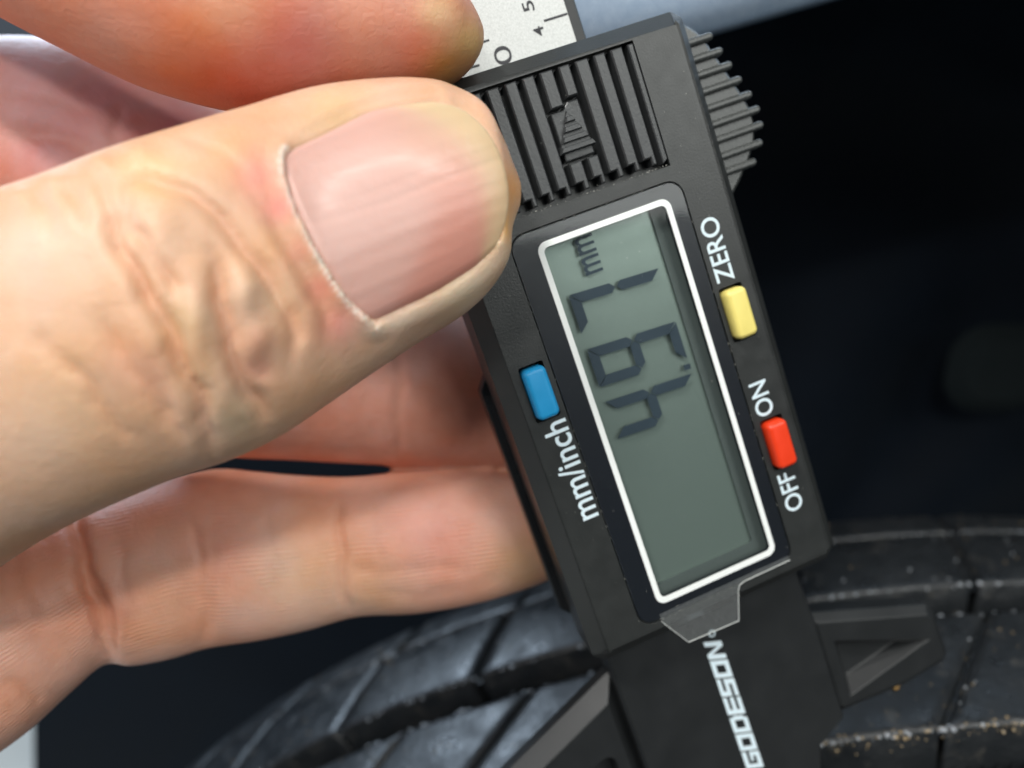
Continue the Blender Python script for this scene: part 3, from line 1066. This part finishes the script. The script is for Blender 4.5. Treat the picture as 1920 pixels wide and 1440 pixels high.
# skin redness and paleness, with some shade painted in: digit, px centre, px radius, colour, weight
SKIN = {'thumb': (208, 165, 134), 'index': (198, 126, 98), 'middle': (214, 148, 126), 'ring': (226, 170, 146), 'pinky': (222, 168, 142), 'palm': (208, 150, 135), 'web': (218, 176, 148)}  # index base tone is darkened to put its dim light into the colour
PATCH = [
    ('thumb', (110, 470), 120, (216, 178, 148), .8), ('thumb', (60, 640), 90, (216, 172, 140), .6), ('thumb', (230, 690), 60, (206, 158, 134), .7), ('thumb', (300, 700), 45, (206, 156, 132), .7), ('thumb', (120, 760), 110, (208, 174, 142), .6),
    ('thumb', (345, 600), 45, (206, 176, 132), .55), ('thumb', (360, 700), 45, (200, 164, 122), .5), ('thumb', (300, 470), 35, (222, 186, 160), .6), ('thumb', (460, 540), 36, (212, 180, 152), .6), ('thumb', (520, 560), 24, (200, 182, 146), .35),
    ('thumb', (484, 640), 36, (206, 150, 122), .7), ('thumb', (484, 692), 30, (192, 124, 104), .6), ('thumb', (440, 780), 50, (190, 164, 128), .7), ('thumb', (290, 330), 60, (220, 176, 120), .7), ('thumb', (420, 300), 60, (218, 172, 130), .6),  # red pit under the knuckle mixes skin redness with painted shadow
    ('thumb', (480, 330), 46, (222, 150, 136), .85), ('thumb', (520, 390), 34, (224, 138, 128), .8), ('thumb', (560, 470), 30, (222, 150, 126), .7), ('thumb', (600, 540), 30, (220, 144, 126), .8), ('thumb', (640, 610), 44, (222, 140, 128), .85),
    ('thumb', (500, 460), 36, (222, 166, 122), .7), ('thumb', (700, 650), 70, (214, 176, 148), .6), ('thumb', (870, 545), 60, (220, 194, 160), .8), ('thumb', (940, 430), 50, (214, 168, 112), .8), ('thumb', (965, 350), 36, (216, 156, 98), .8),
    ('thumb', (620, 190), 70, (214, 178, 140), .8), ('thumb', (640, 225), 40, (196, 156, 112), .6), ('thumb', (900, 210), 40, (222, 170, 132), .7), ('thumb', (720, 170), 60, (222, 180, 160), .6),  # brown tone above the nail is painted groove shade
    ('index', (560, 90), 100, (186, 92, 82), .85), ('index', (430, 110), 90, (190, 102, 82), .8), ('index', (470, 170), 80, (182, 92, 76), .7), ('index', (780, 80), 60, (216, 122, 98), .7), ('index', (885, 80), 46, (220, 176, 108), .95),
    ('index', (680, 20), 80, (216, 150, 122), .6), ('index', (420, 10), 80, (208, 148, 110), .6), ('index', (840, 140), 46, (216, 164, 92), .85), ('index', (150, 60), 100, (196, 130, 104), .6), ('index', (820, 20), 40, (218, 180, 128), .7),
    ('middle', (60, 130), 90, (212, 164, 164), .8), ('middle', (90, 270), 90, (190, 126, 122), .8), ('middle', (330, 240), 90, (188, 126, 132), .8), ('middle', (200, 180), 90, (198, 140, 142), .8),  # mauve tones paint in blue light on top and the index's shade below
    ('ring', (810, 1000), 100, (223, 153, 136), .8), ('ring', (430, 1030), 70, (217, 143, 120), .6), ('ring', (560, 1080), 90, (227, 182, 145), .7), ('ring', (980, 1060), 60, (212, 164, 119), .8),
    ('ring', (60, 1120), 110, (215, 146, 117), .6), ('ring', (300, 1150), 90, (223, 171, 140), .5), ('ring', (200, 1130), 50, (201, 127, 104), .6), ('ring', (700, 1120), 80, (215, 174, 136), .5),
]


def skin_material():
    m = bpy.data.materials.new('skin')
    m.use_nodes = True
    nt = m.node_tree
    N, L = nt.nodes, nt.links
    p = N['Principled BSDF']
    at = N.new('ShaderNodeAttribute')
    at.attribute_name = 'tone'
    tc = N.new('ShaderNodeTexCoord')
    n1 = N.new('ShaderNodeTexNoise')
    n1.inputs['Scale'].default_value = 260
    n1.inputs['Detail'].default_value = 7
    L.new(tc.outputs['Object'], n1.inputs['Vector'])
    hs = N.new('ShaderNodeHueSaturation')
    r1 = N.new('ShaderNodeMapRange')
    r1.inputs['From Min'].default_value = .25
    r1.inputs['From Max'].default_value = .75
    r1.inputs['To Min'].default_value = .92
    r1.inputs['To Max'].default_value = 1.07
    L.new(n1.outputs['Fac'], r1.inputs['Value'])
    L.new(r1.outputs[0], hs.inputs['Value'])
    n0 = N.new('ShaderNodeTexNoise')
    n0.inputs['Scale'].default_value = 120
    n0.inputs['Detail'].default_value = 4
    L.new(tc.outputs['Object'], n0.inputs['Vector'])
    r0 = N.new('ShaderNodeMapRange')
    r0.inputs['From Min'].default_value = .3
    r0.inputs['From Max'].default_value = .7
    r0.inputs['To Min'].default_value = .86
    r0.inputs['To Max'].default_value = 1.12
    L.new(n0.outputs['Fac'], r0.inputs['Value'])
    L.new(r0.outputs[0], hs.inputs['Saturation'])
    L.new(at.outputs['Color'], hs.inputs['Color'])
    L.new(hs.outputs['Color'], p.inputs['Base Color'])
    p.inputs['Roughness'].default_value = .47
    p.inputs['Specular IOR Level'].default_value = .45
    p.inputs['Subsurface Weight'].default_value = .28
    p.inputs['Subsurface Radius'].default_value = (1.0, .36, .18)
    p.inputs['Subsurface Scale'].default_value = .0009
    # friction ridges follow the uv stored on the surface (mm along, mm round)
    uv = N.new('ShaderNodeUVMap')
    uv.uv_map = 'skin_mm'
    wv = N.new('ShaderNodeTexWave')
    wv.wave_type = 'BANDS'
    wv.bands_direction = 'Y'
    wv.inputs['Scale'].default_value = .62
    wv.inputs['Distortion'].default_value = 3.2
    wv.inputs['Detail'].default_value = 2
    wv.inputs['Detail Scale'].default_value = .35
    L.new(uv.outputs[0], wv.inputs['Vector'])
    fr = N.new('ShaderNodeAttribute')
    fr.attribute_name = 'ridged'
    nm = N.new('ShaderNodeTexNoise')
    nm.inputs['Scale'].default_value = .22
    nm.inputs['Detail'].default_value = 3
    L.new(uv.outputs[0], nm.inputs['Vector'])
    nr = N.new('ShaderNodeMapRange')
    nr.inputs['From Min'].default_value = .42
    nr.inputs['From Max'].default_value = .66
    L.new(nm.outputs['Fac'], nr.inputs['Value'])
    mw = N.new('ShaderNodeMath')
    mw.operation = 'MULTIPLY'
    L.new(wv.outputs['Fac'], mw.inputs[0])
    L.new(nr.outputs[0], mw.inputs[1])
    mul = N.new('ShaderNodeMath')
    mul.operation = 'MULTIPLY'
    L.new(mw.outputs[0], mul.inputs[0])
    L.new(fr.outputs['Fac'], mul.inputs[1])
    # fine cross-hatched skin lines
    mp = N.new('ShaderNodeMapping')
    mp.inputs['Scale'].default_value = (1.0, .45, 1)
    L.new(uv.outputs[0], mp.inputs[0])
    vo = N.new('ShaderNodeTexVoronoi')
    vo.feature = 'DISTANCE_TO_EDGE'
    vo.inputs['Scale'].default_value = 1.5
    L.new(mp.outputs[0], vo.inputs['Vector'])
    vr = N.new('ShaderNodeMapRange')
    vr.inputs['From Max'].default_value = .12
    L.new(vo.outputs['Distance'], vr.inputs['Value'])
    n3 = N.new('ShaderNodeTexNoise')
    n3.inputs['Scale'].default_value = 900
    n3.inputs['Detail'].default_value = 5
    L.new(tc.outputs['Object'], n3.inputs['Vector'])
    a1 = N.new('ShaderNodeMath')
    a1.operation = 'MULTIPLY_ADD'
    a1.inputs[1].default_value = .22
    L.new(vr.outputs[0], a1.inputs[0])
    L.new(mul.outputs[0], a1.inputs[2])
    a2 = N.new('ShaderNodeMath')
    a2.operation = 'MULTIPLY_ADD'
    a2.inputs[1].default_value = .9
    L.new(n3.outputs['Fac'], a2.inputs[0])
    L.new(a1.outputs[0], a2.inputs[2])
    n4 = N.new('ShaderNodeTexNoise')
    n4.inputs['Scale'].default_value = 3200
    n4.inputs['Detail'].default_value = 3
    L.new(tc.outputs['Object'], n4.inputs['Vector'])
    a3 = N.new('ShaderNodeMath')
    a3.operation = 'MULTIPLY_ADD'
    a3.inputs[1].default_value = .55
    L.new(n4.outputs['Fac'], a3.inputs[0])
    L.new(a2.outputs[0], a3.inputs[2])
    kw = N.new('ShaderNodeTexWave')
    kw.bands_direction = 'X'
    kw.wave_profile = 'SAW'
    kw.inputs['Scale'].default_value = .16
    kw.inputs['Distortion'].default_value = 5.5
    kw.inputs['Detail'].default_value = 4
    kw.inputs['Detail Scale'].default_value = .5
    L.new(uv.outputs[0], kw.inputs['Vector'])
    kn = N.new('ShaderNodeAttribute')
    kn.attribute_name = 'knuckle'
    km = N.new('ShaderNodeMath')
    km.operation = 'MULTIPLY'
    L.new(kw.outputs['Fac'], km.inputs[0])
    L.new(kn.outputs['Fac'], km.inputs[1])
    a4 = N.new('ShaderNodeMath')
    a4.operation = 'ADD'
    L.new(a3.outputs[0], a4.inputs[0])
    L.new(km.outputs[0], a4.inputs[1])
    a2 = a4
    b = N.new('ShaderNodeBump')
    b.inputs['Strength'].default_value = .6
    b.inputs['Distance'].default_value = .000095
    L.new(a2.outputs[0], b.inputs['Height'])
    L.new(b.outputs['Normal'], p.inputs['Normal'])
    return m


def lin(c):
    c = np.asarray(c, float) / 255
    return np.where(c <= .04045, c / 12.92, ((c + .055) / 1.055) ** 2.4)


def build_hand():
    parts, info = [], {}
    for nm, st, n in DIGITS:
        V, F, cen, hw, th = digit_loft(st, n, 44)
        parts.append((V, F))
        info[nm] = (cen, hw, th)
    v, f = join(parts)
    tmp = mesh('tmp', v, f, None, None, False, 1.0)
    md = tmp.modifiers.new('r', 'REMESH')
    md.mode = 'VOXEL'
    md.voxel_size = .36
    md.adaptivity = 0
    md.use_smooth_shade = True
    apply_mods(tmp)
    me = tmp.data
    nv = len(me.vertices)
    P = np.empty(nv * 3)
    me.vertices.foreach_get('co', P)
    P = P.reshape(-1, 3)
    ed = np.empty(len(me.edges) * 2, int)
    me.edges.foreach_get('vertices', ed)
    ed = ed.reshape(-1, 2)
    deg = np.bincount(ed.ravel(), minlength=nv).astype(float)

    def smooth(X, it, lam=.5, wt=None):
        X = X.copy()
        for _ in range(it):
            acc = np.zeros_like(X)
            for k in range(X.shape[1]):
                acc[:, k] = np.bincount(ed[:, 0], X[ed[:, 1], k], nv) + np.bincount(ed[:, 1], X[ed[:, 0], k], nv)
            d = acc / deg[:, None] - X
            X += lam * (d if wt is None else d * wt[:, None])
        return X

    P = smooth(P, 8)
    me.vertices.foreach_set('co', P.ravel())
    me.update()

    def normals():
        a = np.empty(nv * 3)
        me.vertex_normals.foreach_get('vector', a)
        return a.reshape(-1, 3)

    # which digit, how far along and round it each vertex lies
    names = [d[0] for d in DIGITS]
    best = np.full(nv, 1e9)
    idx = np.zeros(nv, int)
    along = np.zeros(nv)
    side = np.zeros(nv)
    soft = np.zeros((nv, len(names)))
    for k, nm in enumerate(names):
        cen, hw, th = info[nm]
        L = np.r_[0, np.cumsum(np.linalg.norm(np.diff(cen, axis=0), axis=1))]
        bd = np.full(nv, 1e9)
        bi = np.zeros(nv, int)
        for i0 in range(len(cen)):
            d = np.linalg.norm(P - cen[i0], axis=1) / (.5 * (hw[i0] + th[i0]) + 1.5)
            q = d < bd
            bd[q] = d[q]
            bi[q] = i0
        soft[:, k] = np.exp(-(bd / .16) ** 1.0)
        q = bd < best
        best[q] = bd[q]
        idx[q] = k
        along[q] = L[bi[q]]
        tn = np.gradient(cen, axis=0)
        tn /= np.linalg.norm(tn, axis=1)[:, None]
        rel = P - cen[bi]
        ac = np.cross(tn[bi], np.array([0, 0, 1.]))
        ac /= np.linalg.norm(ac, axis=1)[:, None] + 1e-9
        ang = np.arctan2((rel * ac).sum(1), rel[:, 2])
        side[q] = (ang * (hw[bi] + th[bi]) / 2)[q]
    soft /= soft.sum(1)[:, None] + 1e-12

    Q = px_of(P)
    Nn = normals()
    view = -P / np.linalg.norm(P, axis=1)[:, None]
    facing = (Nn * view).sum(1)
    fw = np.clip((facing + .05) / .3, 0, 1)
    off = np.zeros(nv)
    is_ = {nm: (idx == k) for k, nm in enumerate(names)}
    crease_tone = np.zeros(nv)
    for nm, poly, dep, wd in CREASES:
        sel = is_[nm] & (fw > 0)
        lo = np.min(poly, 0) - 6 * wd
        hi = np.max(poly, 0) + 6 * wd
        sel &= (Q > lo).all(1) & (Q < hi).all(1)
        if not sel.any():
            continue
        pl = spline(poly, 30)
        wd = wd * (1.05 if nm == 'thumb' else .95)
        dep = dep * (.85 if nm == 'thumb' else 1)
        wob = Q[sel] + np.stack([np.sin(Q[sel][:, 1] / 17) * 3 + np.sin(Q[sel][:, 1] / 7.3) * 1.2, np.sin(Q[sel][:, 0] / 13) * 2], 1)
        d, par = seg_dist(wob, pl)
        taper = np.clip(np.minimum(par, 1 - par) / .16, .12, 1) ** .8
        a = -dep * np.exp(-(d / wd) ** 2) + .30 * dep * np.exp(-((d - 2.6 * wd) / (2.0 * wd)) ** 2)
        off[sel] += a * fw[sel] * taper
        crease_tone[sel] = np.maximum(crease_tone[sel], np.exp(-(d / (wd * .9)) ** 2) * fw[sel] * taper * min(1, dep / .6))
    # nail bed sunk, folds raised round it
    th_sel = is_['thumb'] & (fw > 0)
    inn = inside(Q, NAIL) & th_sel
    dl, _ = seg_dist(Q, spline(NAIL_LOW, 30))
    dt, _ = seg_dist(Q, spline(NAIL_TOP, 30))
    dp, pp = seg_dist(Q, spline(NAIL_PROX, 30))
    dtip, _ = seg_dist(Q, spline(NAIL_TIP, 30))
    dall = np.minimum(np.minimum(dl, dt), np.minimum(dp, dtip))
    for c, r, h in BUMPS:
        d = np.linalg.norm((Q - np.array(c)) / np.array(r), axis=1)
        off += h * np.exp(-d ** 2) * fw * is_['thumb']
    off[inn] = -.40 * np.clip(dall[inn] / 12, 0, 1)
    o_ = th_sel & ~inn
    off[o_] += .34 * np.exp(-((np.minimum(dl, dt)[o_] - 18) / 24) ** 2) + .34 * np.exp(-((dp[o_] - 5) / 7) ** 2) * (1 + .35 * np.sin(pp[o_] * 17) * np.sin(pp[o_] * 41))
    off[o_] -= .12 * np.exp(-((dp[o_] - 34) / 12) ** 2) + .28 * np.exp(-((dt[o_] - 13) / 9) ** 2) * np.clip((Q[o_][:, 0] - 540) / 60, 0, 1)
    P2 = P + Nn * off[:, None]
    P2 = smooth(P2, 1, .35)
    me.vertices.foreach_set('co', P2.ravel())
    me.update()

    # skin tone, including the shade painted in by PATCH
    tone = soft @ np.array([lin(SKIN[n]) for n in names])
    for nm, c, r, col, wt in PATCH:
        k = names.index(nm)
        d = np.linalg.norm(Q - np.array(c), axis=1)
        a = (wt * np.exp(-(d / r) ** 2) * soft[:, k] * np.clip(facing + .5, 0, 1))[:, None]
        tone = tone * (1 - a) + lin(col) * a
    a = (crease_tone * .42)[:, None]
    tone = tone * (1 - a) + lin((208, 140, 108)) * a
    wr = np.clip(.85 + .25 * np.sin(pp * 9.3 + 1) + .12 * np.sin(pp * 23), 0, 1)
    a = (np.exp(-((dp - 4.5) / 4.6) ** 2) * (th_sel & ~inn) * wr * .95)[:, None]
    tone = tone * (1 - a) + lin((236, 226, 214)) * a
    a = (np.exp(-((dl - 14) / 13) ** 2) * (th_sel & ~inn) * .55)[:, None]
    tone = tone * (1 - a) + lin((226, 206, 182)) * a
    ca = me.color_attributes.new('tone', 'FLOAT_COLOR', 'POINT')
    ca.data.foreach_set('color', np.c_[tone, np.ones(nv)].astype(np.float32).ravel())
    rg = me.attributes.new('ridged', 'FLOAT', 'POINT')
    k = names.index('ring')
    rd = np.clip(soft[:, k], 0, 1) * .75
    rg.data.foreach_set('value', rd.astype(np.float32))
    kd = np.linalg.norm((Q - np.array((360, 560))) / np.array((230, 330)), axis=1)
    kn = me.attributes.new('knuckle', 'FLOAT', 'POINT')
    kn.data.foreach_set('value', (soft[:, 0] * (.15 + .5 * np.exp(-kd ** 2)) * ~inn).astype(np.float32))
    li = np.empty(len(me.loops), int)
    me.loops.foreach_get('vertex_index', li)
    uvl = me.uv_layers.new(name='skin_mm')
    uvl.data.foreach_set('uv', np.stack([along[li], side[li]], 1).astype(np.float32).ravel())

    # nail plate: a smooth arched sheet laid over the bed
    bv = BVHTree.FromPolygons([tuple(x) for x in P], [tuple(q.vertices) for q in me.polygons])
    prox, low, tip, top = (spline(a, 40) for a in (NAIL_PROX, NAIL_LOW, NAIL_TIP, NAIL_TOP))
    nu, nw = 44, 90
    top_r = top[::-1]                        # cuticle -> tip along the upper fold
    tip_r = tip[::-1]                        # upper -> lower along the free edge
    G = np.zeros((nu, nw, 2))
    for i in range(nu):
        u = i / (nu - 1)
        for j in range(nw):
            t = j / (nw - 1)
            s_ = lambda c, x: c[0] * 0 + np.array([np.interp(x * 39, np.arange(40), c[:, 0]), np.interp(x * 39, np.arange(40), c[:, 1])])
            a, b = s_(top_r, u), s_(low, u)
            c0, c1 = s_(prox, t), s_(tip_r, t)
            G[i, j] = (1 - t) * a + t * b + (1 - u) * c0 + u * c1 - ((1 - u) * (1 - t) * top_r[0] + (1 - u) * t * low[0] + u * (1 - t) * top_r[-1] + u * t * low[-1])
    pts, uvs = [], []
    for i in range(nu):
        for j in range(nw):
            d = ray_at(*G[i, j], 1.0)
            h = bv.ray_cast(Vector((0, 0, 0)), Vector(d))
            if h[0] is not None:
                pts.append((i / (nu - 1), j / (nw - 1), -h[0][2]))
    pts = np.array(pts)

    def basis(u, t):
        u, t = np.asarray(u), np.asarray(t)
        return np.stack([u ** a * t ** b for a in range(4) for b in range(5)], -1)
    ok = pts[:, 2] < 64
    co, *_ = np.linalg.lstsq(basis(pts[ok, 0], pts[ok, 1]), pts[ok, 2], rcond=None)
    NV, col = [], []
    for lay in (0, 1):
        for i in range(nu):
            u = i / (nu - 1)
            for j in range(nw):
                t = j / (nw - 1)
                dep = float(basis(u, t) @ co)
                ridge = .004 * math.sin(t * 61 + 2 * math.sin(t * 9) + .6 * math.sin(u * 5)) + .004 * math.sin(t * 23 + 1) + .004 * math.sin(t * 97 + 3 * math.sin(t * 13)) * (.6 + .4 * math.sin(u * 4 + t * 8)) - .012 * math.exp(-((t - .46 - .03 * math.sin(u * 3)) / .012) ** 2) - .008 * math.exp(-((t - .40 - .03 * math.sin(u * 3)) / .012) ** 2)
                lift = .10 + .12 * u - .30 * (max(0, abs(t - .5) - .42) / .08) ** 2 - .25 * max(0, 1 - u / .05)
                dep -= lift + ridge - (.45 if lay else 0)
                NV.append(ray_at(*G[i, j], dep))
                pink = np.array(lin((204, 142, 126)))
                pale = np.array(lin((208, 164, 152)))
                edge = np.array(lin((206, 180, 142)))
                beige = np.array(lin((208, 178, 156)))
                lun = .60 - .9 * max(0, t - .55) ** 1.6 * 1.6 + .25 * max(0, .5 - t)
                k1 = 1 / (1 + math.exp((u - lun) * (26 if t > .45 else 14)))
                cc = pale * k1 + pink * (1 - k1)
                k4 = (1 - k1) / (1 + math.exp((t - .40) * 14)) * .85
                cc = cc * (1 - k4) + beige * k4
                k5 = math.exp(-((t - 1) / .12) ** 2) * .4
                cc = cc * (1 - k5) + np.array(lin((178, 112, 98))) * k5
                fe = .86 - .10 * abs(t - .55) - .10 * max(0, .35 - t)
                k3 = 1 / (1 + math.exp(-(u - fe) * 34)) * .9
                cc = cc * (1 - k3) + edge * k3
                for tc_, am in ((.40, .06), (.46, .09), (.49, -.04), (.57, .03), (.30, -.02), (.66, .02)):
                    cc = cc * (1 - am * math.exp(-((t - tc_ - .03 * math.sin(u * 3)) / .010) ** 2) * (.3 + .7 * min(1, u * 1.6)))
                st = .98 + .025 * math.sin(t * 40 + math.sin(u * 6)) * math.sin(t * 17)
                col.append(np.clip(cc * st, 0, 1))
    NF = []
    n0 = nu * nw
    for i in range(nu - 1):
        for j in range(nw - 1):
            b = i * nw + j
            NF.append((b, b + nw, b + nw + 1, b + 1))
            NF.append((n0 + b + 1, n0 + b + nw + 1, n0 + b + nw, n0 + b))
    bor = [i * nw for i in range(nu)] + [(nu - 1) * nw + j for j in range(1, nw)] + [i * nw + nw - 1 for i in range(nu - 2, -1, -1)] + [j for j in range(nw - 2, 0, -1)]
    for a, b in zip(bor, bor[1:] + bor[:1]):
        NF.append((b, a, n0 + a, n0 + b))

    # move everything to the world, with the origin at the wrist
    org = cam2w(np.array([-220., -10., -85.]))
    W = cam2w(P2) - org
    me.vertices.foreach_set('co', W.ravel())
    me.update()
    me.name = 'hand'
    me.materials.clear()
    me.materials.append(skin_material())
    me.polygons.foreach_set('use_smooth', [True] * len(me.polygons))
    tmp.name = 'hand'
    tmp.location = org
    tag(tmp, "person's bare hand gripping the caliper, thumb pressed on its ridged grip", 'hand')
    no = mesh('thumbnail', (cam2w(np.array(NV)) - org), NF, None, tmp, True, 1.0)
    bm = bmesh.new()
    bm.from_mesh(no.data)
    bmesh.ops.recalc_face_normals(bm, faces=bm.faces)
    bm.to_mesh(no.data)
    bm.free()
    nc = no.data.color_attributes.new('tone', 'FLOAT_COLOR', 'POINT')
    nc.data.foreach_set('color', np.c_[np.array(col), np.ones(len(col))].astype(np.float32).ravel())
    nm_ = mat('nail_plate', (.7, .45, .4, 1), .33, bump=(1300, .6, .05), coat=.12, spec=.45)
    at = nm_.node_tree.nodes.new('ShaderNodeAttribute')
    at.attribute_name = 'tone'
    pb = nm_.node_tree.nodes['Principled BSDF']
    nm_.node_tree.links.new(at.outputs['Color'], pb.inputs['Base Color'])
    pb.inputs['Subsurface Weight'].default_value = .25
    pb.inputs['Subsurface Radius'].default_value = (1, .45, .3)
    pb.inputs['Subsurface Scale'].default_value = .0008
    pb.inputs['Coat Roughness'].default_value = .16
    no.data.materials.append(nm_)


build_hand()
